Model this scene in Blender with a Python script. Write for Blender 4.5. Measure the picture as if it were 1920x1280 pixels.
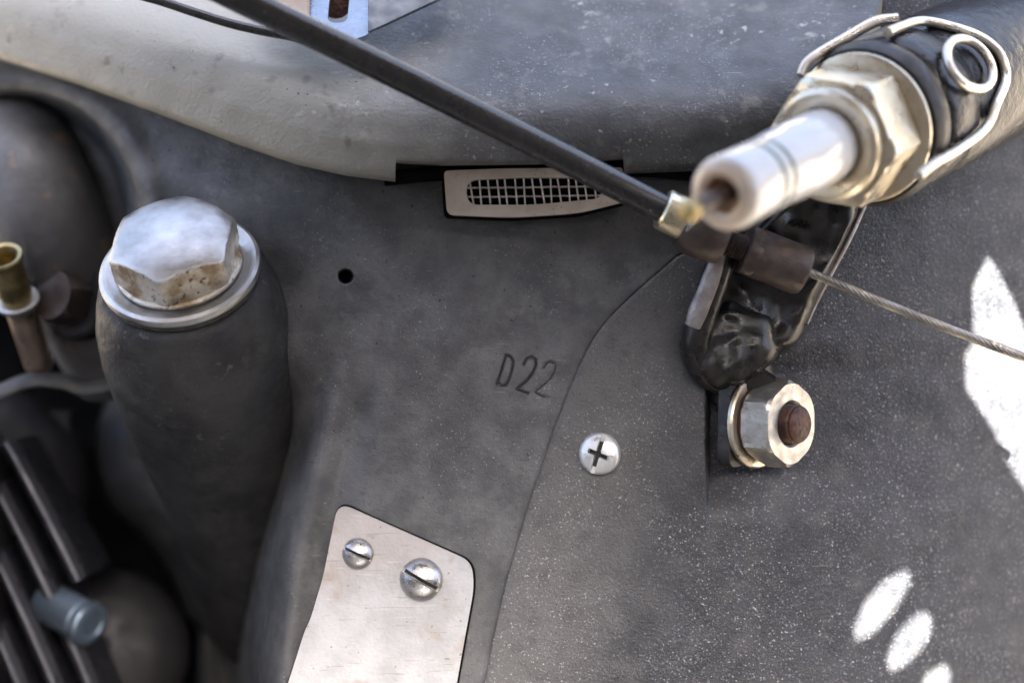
import bpy, bmesh, math, random
import numpy as np
from mathutils import Vector, Matrix, noise as mnoise
from mathutils.geometry import tessellate_polygon

for o in list(bpy.data.objects):
    bpy.data.objects.remove(o)
SC = bpy.context.scene
COL = SC.collection
RAD = math.radians

# ------------------------------------------------------------------ camera
U = 0.00013                       # metres per drawing unit (0.13 mm)
DIST = 3200.0                     # camera distance in drawing units
MC = Matrix.Rotation(RAD(45), 4, 'X')      # engine frame (x right, y up the case, z out of it) -> world
cam = bpy.data.cameras.new('camera')
camo = bpy.data.objects.new('camera', cam)
COL.objects.link(camo)
cam.lens = 60.0
cam.sensor_width = 36.0
cam.clip_start = 0.01
cam.clip_end = 500.0
camo.matrix_world = MC @ Matrix.Translation((0, 0, DIST * U))
cam.dof.use_dof = True
cam.dof.focus_distance = (DIST - 50) * U
cam.dof.aperture_fstop = 4.6
cam.dof.aperture_blades = 7
SC.camera = camo

# ------------------------------------------------------------------ light
SUN = Vector((0.15, -0.18, 0.97)).normalized()      # towards the sun
sun_el = math.asin(SUN.z)
sun_az = math.atan2(SUN.x, SUN.y)
w = bpy.data.worlds.new('World')
SC.world = w
w.use_nodes = True
nt = w.node_tree
bg = nt.nodes['Background']
sky = nt.nodes.new('ShaderNodeTexSky')
sky.sky_type = 'NISHITA'
sky.sun_disc = False
sky.sun_elevation = sun_el
sky.sun_rotation = sun_az
sky.air_density = 0.75
sky.dust_density = 6.0
sky.ozone_density = 1.0
nt.links.new(sky.outputs[0], bg.inputs[0])
bg.inputs[1].default_value = 0.05
sl = bpy.data.lights.new('sun', 'SUN')
sl.energy = 5.0
sl.angle = RAD(0.5)
sl.color = (1.0, 0.95, 0.88)
so = bpy.data.objects.new('sun', sl)
COL.objects.link(so)
so.rotation_euler = SUN.to_track_quat('Z', 'Y').to_euler()
so.location = SUN * 3

SC.render.engine = 'CYCLES'
SC.cycles.use_denoising = True
SC.cycles.max_bounces = 8
SC.cycles.caustics_reflective = False
SC.cycles.caustics_refractive = False
SC.view_settings.view_transform = 'Standard'
SC.view_settings.look = 'None'
SC.view_settings.exposure = 4.12
SC.view_settings.gamma = 1.0


# ------------------------------------------------------------------ helpers
def P(px, py, h=0.0):
    """engine-frame point at height h; picture scale 1920 x 1280 at height 0"""
    s = (DIST - h) / DIST
    return Vector(((px - 960) * s, (640 - py) * s, h))


def axis_matrix(a, xhint=(1, 0, 0)):
    z = Vector(a).normalized()
    y = z.cross(Vector(xhint)).normalized()
    x = y.cross(z)
    return Matrix((x, y, z)).transposed().to_4x4()


class Thing:
    def __init__(self, name, label, cat, base, axis=None, group=None, xhint=(1, 0, 0)):
        self.base = Vector(base)
        self.R = axis_matrix(axis, xhint) if axis is not None else Matrix.Identity(4)
        o = bpy.data.objects.new(name, None)
        COL.objects.link(o)
        o.empty_display_size = 0.01
        o.matrix_world = MC @ Matrix.Translation(self.base * U) @ self.R
        o['label'] = label
        o['category'] = cat
        if group:
            o['group'] = group
        self.o = o
        self.inv = (Matrix.Translation(self.base) @ self.R).inverted()

    def part(self, name, vf, mat, parent=None, local=True, sharp=35, label=None):
        """vf = (verts, faces) in drawing units; local=False: engine frame"""
        v, f = vf
        if not local:
            v = [self.inv @ Vector(p) for p in v]
        me = make_mesh(name, v, f, mat, sharp)
        ob = bpy.data.objects.new(name, me)
        COL.objects.link(ob)
        ob.parent = parent or self.o
        if label:
            ob['label'] = label
        return ob


def make_mesh(name, v, f, mat, sharp=35):
    me = bpy.data.meshes.new(name)
    me.from_pydata([tuple(Vector(p) * U) for p in v], [], f)
    me.validate()
    bm = bmesh.new()
    bm.from_mesh(me)
    bmesh.ops.recalc_face_normals(bm, faces=bm.faces)
    bm.to_mesh(me)
    bm.free()
    me.polygons.foreach_set('use_smooth', [True] * len(me.polygons))
    if sharp:
        me.set_sharp_from_angle(angle=RAD(sharp))
    if mat:
        me.materials.append(mat)
    me.update()
    return me


def join(*vfs):
    V, F = [], []
    for v, f in vfs:
        n = len(V)
        V += [Vector(p) for p in v]
        F += [tuple(i + n for i in q) for q in f]
    return V, F


def xf(vf, m):
    return [m @ Vector(p) for p in vf[0]], vf[1]


def lathe(prof, seg=48, rfun=None):
    """prof: list of (r, z); rfun(theta, r, z) may reshape the radius"""
    V, F = [], []
    for r, z in prof:
        for k in range(seg):
            t = 2 * math.pi * k / seg
            rr = rfun(t, r, z) if rfun else r
            V.append(Vector((rr * math.cos(t), rr * math.sin(t), z)))
    for i in range(len(prof) - 1):
        for k in range(seg):
            a, b = i * seg + k, i * seg + (k + 1) % seg
            F.append((a, b, b + seg, a + seg))
    if prof[0][0] > 1e-6:
        F.append(tuple(range(seg))[::-1])
    if prof[-1][0] > 1e-6:
        F.append(tuple((len(prof) - 1) * seg + k for k in range(seg)))
    return V, F


def hexa(corner, prof, rot=0.0, seg=96):
    """hexagonal solid cut by the round profile prof [(rmax, z)]"""
    ap = corner * math.cos(math.pi / 6)

    def rf(t, r, z):
        a = (t - rot) % (math.pi / 3) - math.pi / 6
        return min(r, ap / math.cos(a))
    off = rot
    V, F = lathe(prof, seg, lambda t, r, z: r)
    # place samples so that every corner is hit exactly
    V = []
    for r, z in prof:
        for k in range(seg):
            t = 2 * math.pi * k / seg + off
            rr = rf(t, r, z)
            V.append(Vector((rr * math.cos(t), rr * math.sin(t), z)))
    return V, F


def catmull(pts, n):
    pts = [Vector(p) for p in pts]
    q = [pts[0] * 2 - pts[1]] + pts + [pts[-1] * 2 - pts[-2]]
    out = []
    for i in range(1, len(q) - 2):
        for k in range(n):
            t = k / n
            a, b, c, d = q[i - 1], q[i], q[i + 1], q[i + 2]
            out.append(0.5 * ((2 * b) + (c - a) * t + (2 * a - 5 * b + 4 * c - d) * t * t + (3 * b - a - 3 * c + d) * t ** 3))
    out.append(pts[-1])
    return out


def tube(path, r, seg=20, flat=1.0, up=None, closed=False):
    path = [Vector(p) for p in path]
    n = len(path)
    rs = r if isinstance(r, (list, tuple)) else [r] * n
    if len(rs) != n:
        rs = list(np.interp(np.linspace(0, 1, n), np.linspace(0, 1, len(rs)), rs))
    V, F = [], []
    t0 = (path[1] - path[0]).normalized()
    nrm = Vector(up) if up else (Vector((0, 0, 1)) if abs(t0.z) < 0.9 else Vector((1, 0, 0)))
    for i in range(n):
        a = path[max(i - 1, 0)] if not closed else path[i - 1]
        b = path[min(i + 1, n - 1)] if not closed else path[(i + 1) % n]
        t = (b - a).normalized()
        if up:
            nrm = Vector(up)
        nrm = (nrm - t * nrm.dot(t)).normalized()
        bn = t.cross(nrm)
        for k in range(seg):
            an = 2 * math.pi * k / seg
            V.append(path[i] + nrm * (math.cos(an) * rs[i] * flat) + bn * (math.sin(an) * rs[i]))
    m = n if closed else n - 1
    for i in range(m):
        j = (i + 1) % n
        for k in range(seg):
            k2 = (k + 1) % seg
            F.append((i * seg + k, i * seg + k2, j * seg + k2, j * seg + k))
    if not closed:
        F.append(tuple(range(seg))[::-1])
        F.append(tuple((n - 1) * seg + k for k in range(seg)))
    return V, F


def plate(outer, holes, z0, z1):
    """flat plate from a 2D outline with holes, z0..z1"""
    loops = [[Vector((p[0], p[1], 0)) for p in outer]] + [[Vector((p[0], p[1], 0)) for p in h] for h in holes]
    tri = tessellate_polygon(loops)
    flat = [p for l in loops for p in l]
    n = len(flat)
    V = [Vector((p.x, p.y, z0)) for p in flat] + [Vector((p.x, p.y, z1)) for p in flat]
    F = [tuple(t) for t in tri] + [tuple(i + n for i in t)[::-1] for t in tri]
    s = 0
    for l in loops:
        m = len(l)
        for i in range(m):
            a, b = s + i, s + (i + 1) % m
            F.append((a, b, b + n, a + n))
        s += m
    return V, F


def rounded(pts, rad, n=6):
    """2D polygon with rounded corners; rad one number or one per corner"""
    out = []
    m = len(pts)
    for i in range(m):
        p0, p1, p2 = (Vector(pts[i - 1][:2]), Vector(pts[i][:2]), Vector(pts[(i + 1) % m][:2]))
        r = rad[i] if isinstance(rad, (list, tuple)) else rad
        a, b = (p0 - p1), (p2 - p1)
        r = min(r, a.length * 0.48, b.length * 0.48)
        if r < 0.01:
            out.append((p1.x, p1.y))
            continue
        s, e = p1 + a.normalized() * r, p1 + b.normalized() * r
        for k in range(n + 1):
            t = k / n
            q = s * (1 - t) ** 2 + p1 * 2 * t * (1 - t) + e * t * t
            out.append((q.x, q.y))
    return out


def bevel(ob, width, seg=2, ang=40):
    m = ob.modifiers.new('edge', 'BEVEL')
    m.width = width * U
    m.segments = seg
    m.limit_method = 'ANGLE'
    m.angle_limit = RAD(ang)
    m.harden_normals = True
    return ob


def cut(target, cutters, sharp=35):
    """target minus cutters, all (verts, faces); returns (verts, faces) in drawing units"""
    tm = make_mesh('cut', *target, None, 0)
    to = bpy.data.objects.new('cut', tm)
    COL.objects.link(to)
    tmp = []
    for c in cutters:
        cm = make_mesh('cutter', *c, None, 0)
        co = bpy.data.objects.new('cutter', cm)
        COL.objects.link(co)
        md = to.modifiers.new('b', 'BOOLEAN')
        md.operation = 'DIFFERENCE'
        md.solver = 'EXACT'
        md.object = co
        tmp.append(co)
    dg = bpy.context.evaluated_depsgraph_get()
    dg.update()
    me = to.evaluated_get(dg).to_mesh()
    V = [v.co.copy() / U for v in me.vertices]
    F = [tuple(p.vertices) for p in me.polygons]
    for o in tmp + [to]:
        m = o.data
        bpy.data.objects.remove(o)
        bpy.data.meshes.remove(m)
    return V, F


def box(x0, x1, y0, y1, z0, z1):
    return plate([(x0, y0), (x1, y0), (x1, y1), (x0, y1)], [], z0, z1)


def sstep(a, b, x):
    t = np.clip((np.asarray(x, float) - a) / (b - a), 0, 1)
    return t * t * (3 - 2 * t)


def fbm(p, sc, oc=4):
    return mnoise.fractal(Vector(p) * sc, 1.0, 2.0, oc)


# ------------------------------------------------------------------ materials
def M(name, c1, c2, scale=1.0, lo=0.35, hi=0.65, rough=0.5, rvar=0.15, metal=0.0, bumps=(), specks=(), spec=0.5,
      coat=0.0, detail=6, grads=()):
    """two-tone mottled surface.  specks: (scale, threshold, softness, colour, mask scale or 0, mask threshold, amount)
    bumps: (scale, depth units, detail)   grads: (direction, from, to, colour, amount, raggedness)"""
    m = bpy.data.materials.new(name)
    m.use_nodes = True
    t = m.node_tree
    N, L = t.nodes, t.links
    b = N['Principled BSDF']
    tc = N.new('ShaderNodeTexCoord')
    mp = N.new('ShaderNodeMapping')
    k = 1 / (100 * U)
    mp.inputs['Scale'].default_value = (k, k, k)
    L.new(tc.outputs['Object'], mp.inputs[0])

    def nz(sc, det=4, rg=0.55, off=0.0):
        n = N.new('ShaderNodeTexNoise')
        n.inputs['Scale'].default_value = sc
        n.inputs['Detail'].default_value = det
        n.inputs['Roughness'].default_value = rg
        if off:
            ad = N.new('ShaderNodeVectorMath')
            ad.inputs[1].default_value = (off, off * 1.7, -off)
            L.new(mp.outputs[0], ad.inputs[0])
            L.new(ad.outputs[0], n.inputs[0])
        else:
            L.new(mp.outputs[0], n.inputs[0])
        return n.outputs[0]

    def mr(x, a, c, d=0.0, e=1.0):
        n = N.new('ShaderNodeMapRange')
        n.interpolation_type = 'SMOOTHSTEP'
        n.inputs[1].default_value = a
        n.inputs[2].default_value = c
        n.inputs[3].default_value = d
        n.inputs[4].default_value = e
        L.new(x, n.inputs[0])
        return n.outputs[0]

    def mixc(f, a, c):
        n = N.new('ShaderNodeMix')
        n.data_type = 'RGBA'
        L.new(f, n.inputs[0]) if not isinstance(f, float) else setattr(n.inputs[0], 'default_value', f)
        for s, v in ((6, a), (7, c)):
            if isinstance(v, tuple):
                n.inputs[s].default_value = (*v, 1)
            else:
                L.new(v, n.inputs[s])
        return n.outputs[2]

    def mul(a, c):
        n = N.new('ShaderNodeMath')
        n.operation = 'MULTIPLY'
        for s, v in ((0, a), (1, c)):
            if isinstance(v, float):
                n.inputs[s].default_value = v
            else:
                L.new(v, n.inputs[s])
        return n.outputs[0]

    base = nz(scale, detail, 0.6)
    col = mixc(mr(base, lo, hi), c1, c2)
    for gi, (d, a, e, c, amt, rag) in enumerate(grads):
        dv = N.new('ShaderNodeVectorMath')
        dv.operation = 'DOT_PRODUCT'
        L.new(mp.outputs[0], dv.inputs[0])
        dv.inputs[1].default_value = d
        ad = N.new('ShaderNodeMath')
        ad.operation = 'MULTIPLY_ADD'
        L.new(nz(0.9, 5, 0.65, 5.0 + gi * 3), ad.inputs[0])
        ad.inputs[1].default_value = rag
        L.new(dv.outputs['Value'], ad.inputs[2])
        col = mixc(mul(mr(ad.outputs[0], a + rag * 0.5, e + rag * 0.5), float(amt)), col, c)
    for si, sp_ in enumerate(specks):
        sc, th, sf, c, ms, mt, amt = sp_[:7]
        if len(sp_) > 7:
            m2 = N.new('ShaderNodeMapping')
            m2.inputs['Scale'].default_value = (1.0, sp_[7], 1.0)
            m2.inputs['Rotation'].default_value = (0, 0, sp_[8])
            L.new(mp.outputs[0], m2.inputs[0])
            n_ = N.new('ShaderNodeTexNoise')
            n_.inputs['Scale'].default_value = sc
            n_.inputs['Detail'].default_value = 2
            L.new(m2.outputs[0], n_.inputs[0])
            f = mr(n_.outputs[0], th, th + sf)
        else:
            f = mr(nz(sc, 2, 0.5, 11.0 + si * 7), th, th + sf)
        if ms:
            f = mul(f, mr(nz(ms, 3, 0.5, 31.0 + si * 5), mt, mt + 0.12))
        col = mixc(mul(f, float(amt)), col, c)
    L.new(col, b.inputs['Base Color'])
    b.inputs['Metallic'].default_value = metal
    b.inputs['Specular IOR Level'].default_value = spec
    b.inputs['Coat Weight'].default_value = coat
    b.inputs['Coat Roughness'].default_value = 0.12
    L.new(mr(nz(scale * 2.3, 5, 0.6, 3.0), 0.3, 0.7, max(rough - rvar, 0.03), min(rough + rvar, 1.0)), b.inputs['Roughness'])
    prev = None
    for bi, (sc, dep, det) in enumerate(bumps):
        n = N.new('ShaderNodeBump')
        n.inputs['Strength'].default_value = 1.0
        n.inputs['Distance'].default_value = dep * U
        L.new(nz(sc, det, 0.55, 2.0 + bi * 4), n.inputs['Height'])
        if prev:
            L.new(prev, n.inputs['Normal'])
        prev = n.outputs[0]
    if prev:
        L.new(prev, b.inputs['Normal'])
    return m


MAT = {}
MAT['case'] = M('grey_cast_paint', (0.074, 0.075, 0.077), (0.136, 0.136, 0.135), 1.1, rough=0.48, rvar=0.14, detail=12,
                bumps=((9, 1.4, 4), (30, 1.0, 2)), spec=0.45,
                specks=((4.5, 0.5, 0.25, (0.19, 0.19, 0.187), 0.6, 0.48, 0.5), (7, 0.56, 0.2, (0.05, 0.05, 0.051), 0.9, 0.46, 0.4), (17, 0.55, 0.15, (0.06, 0.06, 0.061), 0, 0, 0.35),
                        (24, 0.66, 0.05, (0.36, 0.36, 0.35), 0.8, 0.46, 0.75), (9, 0.71, 0.04, (0.02, 0.02, 0.02), 0, 0, 0.85),
                        (1.6, 0.69, 0.03, (0.30, 0.30, 0.29), 0.6, 0.5, 0.55, 16, 0.9), (1.2, 0.70, 0.03, (0.03, 0.03, 0.03), 0.6, 0.5, 0.6, 14, -0.4)))
MAT['panel'] = M('dark_crinkle_paint', (0.023, 0.025, 0.030), (0.042, 0.044, 0.051), 1.1, rough=0.46, rvar=0.12, detail=10,
                 bumps=((13, 1.5, 3), (30, 1.6, 2)), spec=0.5,
                 specks=((2.2, 0.5, 0.25, (0.065, 0.064, 0.062), 0, 0, 0.6), (20, 0.60, 0.08, (0.15, 0.155, 0.165), 0.9, 0.34, 0.7), (26, 0.645, 0.05, (0.46, 0.46, 0.48), 0.7, 0.38, 0.8), (1.0, 0.62, 0.15, (0.085, 0.083, 0.08), 0, 0, 0.5),
                         (22, 0.62, 0.06, (0.010, 0.010, 0.011), 0, 0, 0.4), (1.5, 0.70, 0.03, (0.2, 0.2, 0.2), 0.6, 0.52, 0.5, 14, 0.3)),
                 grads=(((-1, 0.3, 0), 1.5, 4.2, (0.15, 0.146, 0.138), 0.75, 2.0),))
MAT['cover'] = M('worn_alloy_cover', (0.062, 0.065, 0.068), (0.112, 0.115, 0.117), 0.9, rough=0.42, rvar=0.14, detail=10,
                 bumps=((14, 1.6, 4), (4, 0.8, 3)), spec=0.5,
                 grads=(((-1, -0.45, 0), -0.6, 4.2, (0.46, 0.44, 0.375), 0.95, 2.6),),  # beige towards the left: the brighter light there is put into the colour
                 specks=((3.5, 0.5, 0.22, (0.26, 0.25, 0.22), 0.8, 0.5, 0.5), (6, 0.635, 0.10, (0.74, 0.72, 0.66), 0.7, 0.52, 0.5), (22, 0.63, 0.06, (0.38, 0.38, 0.38), 0.6, 0.46, 0.75),
                         (3.0, 0.56, 0.2, (0.12, 0.105, 0.085), 0.8, 0.48, 0.5), (2.6, 0.58, 0.16, (0.58, 0.555, 0.49), 0.5, 0.52, 0.5), (13, 0.69, 0.04, (0.03, 0.025, 0.02), 0.9, 0.5, 0.85),
                         (1.5, 0.70, 0.03, (0.5, 0.5, 0.48), 0.6, 0.5, 0.5, 14, 0.5)))
MAT['boss'] = M('dark_cast_boss', (0.026, 0.026, 0.028), (0.052, 0.052, 0.05), 1.0, rough=0.55, rvar=0.14, detail=10, spec=0.3,
                bumps=((8, 2, 3), (2, 3, 3)), specks=((6, 0.62, 0.08, (0.13, 0.13, 0.125), 0.8, 0.5, 0.6), (3, 0.5, 0.2, (0.075, 0.075, 0.07), 1, 0.5, 0.5), (20, 0.66, 0.05, (0.2, 0.2, 0.2), 0.8, 0.5, 0.6)))
MAT['zinc'] = M('zinc_steel', (0.58, 0.58, 0.575), (0.40, 0.40, 0.395), 1.2, rough=0.44, rvar=0.1, metal=1.0,
                bumps=((6, 0.6, 3), (40, 0.3, 2)),
                specks=((12, 0.72, 0.05, (0.25, 0.24, 0.22), 0.9, 0.58, 0.6),))
MAT['plug_side'] = M('grimy_zinc', (0.62, 0.58, 0.50), (0.36, 0.27, 0.17), 2.2, 0.46, 0.66, rough=0.42, metal=0.75, bumps=((12, 2, 3),),
                     specks=((9, 0.6, 0.06, (0.12, 0.07, 0.03), 1.1, 0.48, 0.85),))
MAT['yellow_zinc'] = M('yellowed_zinc', (0.72, 0.67, 0.55), (0.56, 0.48, 0.35), 0.9, rough=0.36, metal=0.85, bumps=((8, 1, 3),),
                       specks=((4, 0.62, 0.10, (0.34, 0.18, 0.08), 0.7, 0.54, 0.6),))
MAT['nut'] = M('nut_zinc', (0.46, 0.45, 0.42), (0.34, 0.32, 0.29), 2.0, rough=0.45, metal=0.85, bumps=((8, 1.5, 3),),
               specks=((7, 0.64, 0.06, (0.16, 0.12, 0.08), 1.3, 0.5, 0.7),))
MAT['brass'] = M('brass', (0.46, 0.375, 0.19), (0.32, 0.25, 0.125), 1.6, rough=0.42, metal=1.0, bumps=((9, 0.8, 3),))
MAT['pale_brass'] = M('pale_brass', (0.72, 0.66, 0.48), (0.58, 0.52, 0.38), 1.6, rough=0.36, metal=1.0, bumps=((9, 0.8, 3),))
MAT['rust'] = M('rusty_steel', (0.085, 0.034, 0.021), (0.04, 0.02, 0.016), 5.0, rough=0.6, metal=0.2, bumps=((9, 3, 4),))
MAT['brown'] = M('brown_oxidised_steel', (0.105, 0.08, 0.07), (0.06, 0.045, 0.042), 2.0, rough=0.45, metal=0.35, bumps=((8, 1.5, 4),),
                 specks=((6, 0.64, 0.06, (0.2, 0.10, 0.06), 1.2, 0.5, 0.5),))
MAT['tube'] = M('black_tube_sleeve', (0.016, 0.016, 0.017), (0.028, 0.028, 0.029), 1.0, rough=0.26, rvar=0.05, coat=0.5, bumps=((26, 0.8, 2),),
                specks=((14, 0.72, 0.03, (0.4, 0.4, 0.4), 0, 0, 0.7),))
MAT['rubber'] = M('black_rubber', (0.014, 0.013, 0.013), (0.03, 0.026, 0.024), 0.9, rough=0.5, rvar=0.12, bumps=((7, 1.6, 4),),
                  specks=((6, 0.66, 0.06, (0.10, 0.08, 0.065), 0.8, 0.5, 0.6),))
MAT['rubber_blue'] = M('black_rubber_sheen', (0.013, 0.014, 0.018), (0.022, 0.023, 0.028), 0.9, rough=0.33, rvar=0.08, bumps=((4, 4, 3),))
MAT['grease'] = M('greasy_black_paint', (0.006, 0.006, 0.006), (0.022, 0.019, 0.017), 1.5, rough=0.33, rvar=0.12, bumps=((1.3, 4, 1), (8, 1.0, 3)),
                  specks=((2.0, 0.58, 0.12, (0.05, 0.044, 0.038), 0, 0, 0.6),))
MAT['worn_steel'] = M('worn_steel', (0.36, 0.34, 0.33), (0.22, 0.18, 0.165), 1.8, rough=0.42, metal=0.6, bumps=((12, 1.5, 3),))
MAT['porcelain'] = M('white_porcelain', (0.80, 0.81, 0.83), (0.74, 0.745, 0.75), 0.8, rough=0.16, rvar=0.05, coat=0.5,
                     grads=(((0, 0, 1), -0.2, 0.0, (0.72, 0.58, 0.42), 0.75, 0.1), ((0, 0, -1), 3.1, 3.7, (0.72, 0.62, 0.46), 0.5, 0.3)))
MAT['porcelain_line'] = M('grey_green_glaze', (0.10, 0.16, 0.14), (0.16, 0.22, 0.195), 1.5, rough=0.3)
MAT['porcelain_tan'] = M('heat_stained_porcelain', (0.66, 0.44, 0.25), (0.48, 0.28, 0.14), 1.5, rough=0.45)
MAT['cream'] = M('cream_gasket', (0.76, 0.65, 0.53), (0.66, 0.55, 0.44), 1.6, rough=0.7, bumps=((16, 1.2, 3),),
                 specks=((16, 0.67, 0.05, (0.22, 0.17, 0.12), 0, 0, 0.5),))
MAT['black'] = M('soot_black', (0.003, 0.003, 0.003), (0.005, 0.005, 0.005), 1.0, rough=0.8, spec=0.1, bumps=((6, 2, 3),))  # shade of gaps, holes and recesses put into a near-black colour
MAT['wire'] = M('mesh_wire', (0.72, 0.65, 0.58), (0.54, 0.47, 0.41), 3.0, rough=0.4, metal=0.6)
MAT['alloy_plate'] = M('dull_alloy_plate', (0.54, 0.54, 0.53), (0.43, 0.43, 0.42), 1.4, rough=0.5, metal=0.15, detail=10, bumps=((14, 1.0, 3),),
                       specks=((1.7, 0.60, 0.12, (0.40, 0.32, 0.26), 0, 0, 0.6), (8, 0.68, 0.05, (0.2, 0.16, 0.13), 0, 0, 0.7), (1.3, 0.66, 0.04, (0.28, 0.26, 0.24), 0, 0, 0.5, 18, 1.1), (1.6, 0.69, 0.03, (0.62, 0.6, 0.58), 0, 0, 0.6, 18, 0.4), (3.5, 0.6, 0.14, (0.33, 0.31, 0.29), 0.8, 0.48, 0.5)),
                       grads=(((-0.4, 1, 0), 0.2, 1.0, (0.44, 0.36, 0.30), 0.35, 1.2),))
MAT['screw'] = M('screw_steel', (0.48, 0.48, 0.48), (0.36, 0.345, 0.33), 2.0, rough=0.34, metal=1.0, bumps=((30, 0.6, 2),),
                 specks=((12, 0.68, 0.05, (0.12, 0.10, 0.08), 0, 0, 0.6),))
MAT['bright_screw'] = M('bright_zinc_screw', (0.88, 0.88, 0.86), (0.78, 0.78, 0.76), 2.0, rough=0.4, metal=0.7, bumps=((20, 0.6, 2),))
MAT['groove_dirt'] = M('grey_groove_dirt', (0.03, 0.03, 0.029), (0.05, 0.05, 0.047), 4.0, rough=0.7)
MAT['dirt'] = M('oily_dirt', (0.02, 0.019, 0.016), (0.05, 0.048, 0.036), 4.0, rough=0.7, bumps=((14, 2, 3),))
MAT['cable'] = M('steel_cable', (0.36, 0.335, 0.295), (0.24, 0.225, 0.20), 2.0, rough=0.4, metal=0.7)
MAT['pipe'] = M('dull_grey_pipe', (0.17, 0.163, 0.158), (0.10, 0.098, 0.096), 0.6, rough=0.5, bumps=((5, 2, 3),),
                specks=((1.6, 0.64, 0.08, (0.42, 0.26, 0.11), 0, 0, 0.35),))
MAT['copper'] = M('copper_tinned_tube', (0.60, 0.46, 0.37), (0.42, 0.32, 0.26), 1.2, rough=0.36, metal=0.9)
MAT['blue_alloy'] = M('blue_anodised_alloy', (0.21, 0.27, 0.34), (0.14, 0.19, 0.25), 1.2, rough=0.5, metal=0.6, bumps=((6, 1, 3),))
MAT['fin'] = M('black_fin_paint', (0.028, 0.029, 0.036), (0.04, 0.04, 0.048), 1.2, rough=0.4)
MAT['fin_edge'] = M('worn_fin_edge', (0.22, 0.225, 0.25), (0.15, 0.155, 0.175), 1.4, rough=0.4, metal=0.3)  # light caught by the fin edges is put into this paler colour
MAT['dark_part'] = M('black_painted_iron', (0.016, 0.016, 0.019), (0.026, 0.025, 0.026), 0.9, rough=0.5, spec=0.3, bumps=((5, 2, 3),))
MAT['ledge'] = M('dusty_grey_steel', (0.085, 0.085, 0.077), (0.05, 0.047, 0.044), 0.9, rough=0.55, bumps=((5, 2, 3),))
MAT['blue_bracket'] = M('galvanised_bracket', (0.33, 0.40, 0.50), (0.26, 0.32, 0.40), 1.2, rough=0.34, metal=0.7, bumps=((8, 1, 3),),  # blue of the reflected sky is put into the base colour
                        specks=((9, 0.70, 0.04, (0.12, 0.12, 0.12), 0, 0, 0.7),))
MAT['arm_steel'] = M('dull_bracket_steel', (0.20, 0.215, 0.235), (0.14, 0.15, 0.165), 1.2, rough=0.45, metal=0.5)
MAT['cream_paint'] = M('cream_bracket_paint', (0.62, 0.52, 0.42), (0.48, 0.36, 0.26), 1.0, rough=0.5)
MAT['clip'] = M('spring_wire', (0.74, 0.70, 0.62), (0.62, 0.58, 0.50), 1.2, rough=0.34, metal=0.8, bumps=((9, 0.8, 3),))
MAT['ground'] = M('dry_sandy_ground', (0.155, 0.132, 0.103), (0.11, 0.094, 0.074), 0.01, rough=0.9)
MAT['wall'] = M('dark_rendered_wall', (0.088, 0.09, 0.094), (0.062, 0.064, 0.067), 0.01, rough=0.9)
MAT['sheet'] = M('grey_sheet_metal', (0.10, 0.10, 0.11), (0.13, 0.13, 0.14), 0.4, rough=0.5)


def structure(name, vf, mat, world=False, sharp=35):
    me = make_mesh(name, *vf, mat, sharp)
    ob = bpy.data.objects.new(name, me)
    COL.objects.link(ob)
    if not world:
        ob.matrix_world = MC
    ob['kind'] = 'structure'
    return ob


# ------------------------------------------------------------------ surroundings
gsz = 200 / U
structure('ground', ([(-gsz, -gsz, -0.6 / U), (gsz, -gsz, -0.6 / U), (gsz, gsz, -0.6 / U), (-gsz, gsz, -0.6 / U)], [(0, 1, 2, 3)]),
          MAT['ground'], world=True)
wy_ = -0.95 / U
structure('garden_wall', box(-3.0 / U, 3.0 / U, wy_ - 0.2 / U, wy_, -0.62 / U, 1.45 / U), MAT['wall'], world=True)  # unseen wall added behind the camera to block frontal light
structure('bay_wall', box(-1900, 1900, -1500, 1500, -1120, -1100), MAT['black'])  # black backing added behind the engine to keep the gaps dark


# ------------------------------------------------------------------ heights of the big castings
def curve_h(x):
    return -300 * (np.clip(700 - np.asarray(x, float), 0, None) / 700) ** 1.5


def low_edge(x):
    e = np.interp(x, [-140, 0, 150, 300, 450, 560, 650, 741, 742, 830, 1000, 1168, 1171, 1300, 1420, 1560, 1700],
                  [62, 112, 160, 215, 273, 310, 330, 341, 306, 311, 309, 300, 326, 321, 300, 262, 215])
    return e



def h_left(x, y):
    x = np.asarray(x, float)
    y = np.asarray(y, float)
    h = curve_h(x)
    # lean of the upper band, with a soft crease
    h = h - 0.25 * np.clip(405 - y + (x - 600) * 0.2, 0, 160) * sstep(1200, 900, x)
    # gentle swell in the middle
    h = h + 14 * np.exp(-(((x - 800) / 170) ** 2 + ((y - 720) / 260) ** 2))
    # dip towards the lever on the right
    h = h - 45 * sstep(950, 1260, x) * sstep(600, 400, y)
    # left edge of the front face, falling to the filler neck
    edge = np.interp(y, [400, 560, 620, 700, 850, 950, 1050, 1150, 1300], [560, 600, 606, 600, 570, 545, 522, 508, 498])
    lft = sstep(330, 220, x)
    wy = sstep(640 - 130 * lft, 840 - 240 * lft, y)
    d = edge - x
    h = h + wy * (9 * np.exp(-((d + 34) / 22) ** 2) - 16 * np.exp(-((d + 85) / 30) ** 2))
    h = h - wy * 46 * np.clip((d + 34) / 34, 0, 1.0) ** 2
    # fillet down to the neck, then the drop behind it
    D1 = np.interp(y, [560, 700, 850, 1000, 1143, 1300], [60, 150, 290, 450, 650, 830])
    h = h - wy * (D1 * (0.35 * np.clip(d / 80, 0, 1) + 0.65 * sstep(-5, 85, d)) + 1500 * sstep(115, 175, d))
    h = h - 3.0 * np.clip(low_edge(x) - 24 - y, 0, None)
    # round opening for the pipe
    r = np.hypot((x - 25), (y - 405))
    h = h - 170 * sstep(238, 205, r) + 14 * np.exp(-((r - 262) / 22) ** 2)
    return h


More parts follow.
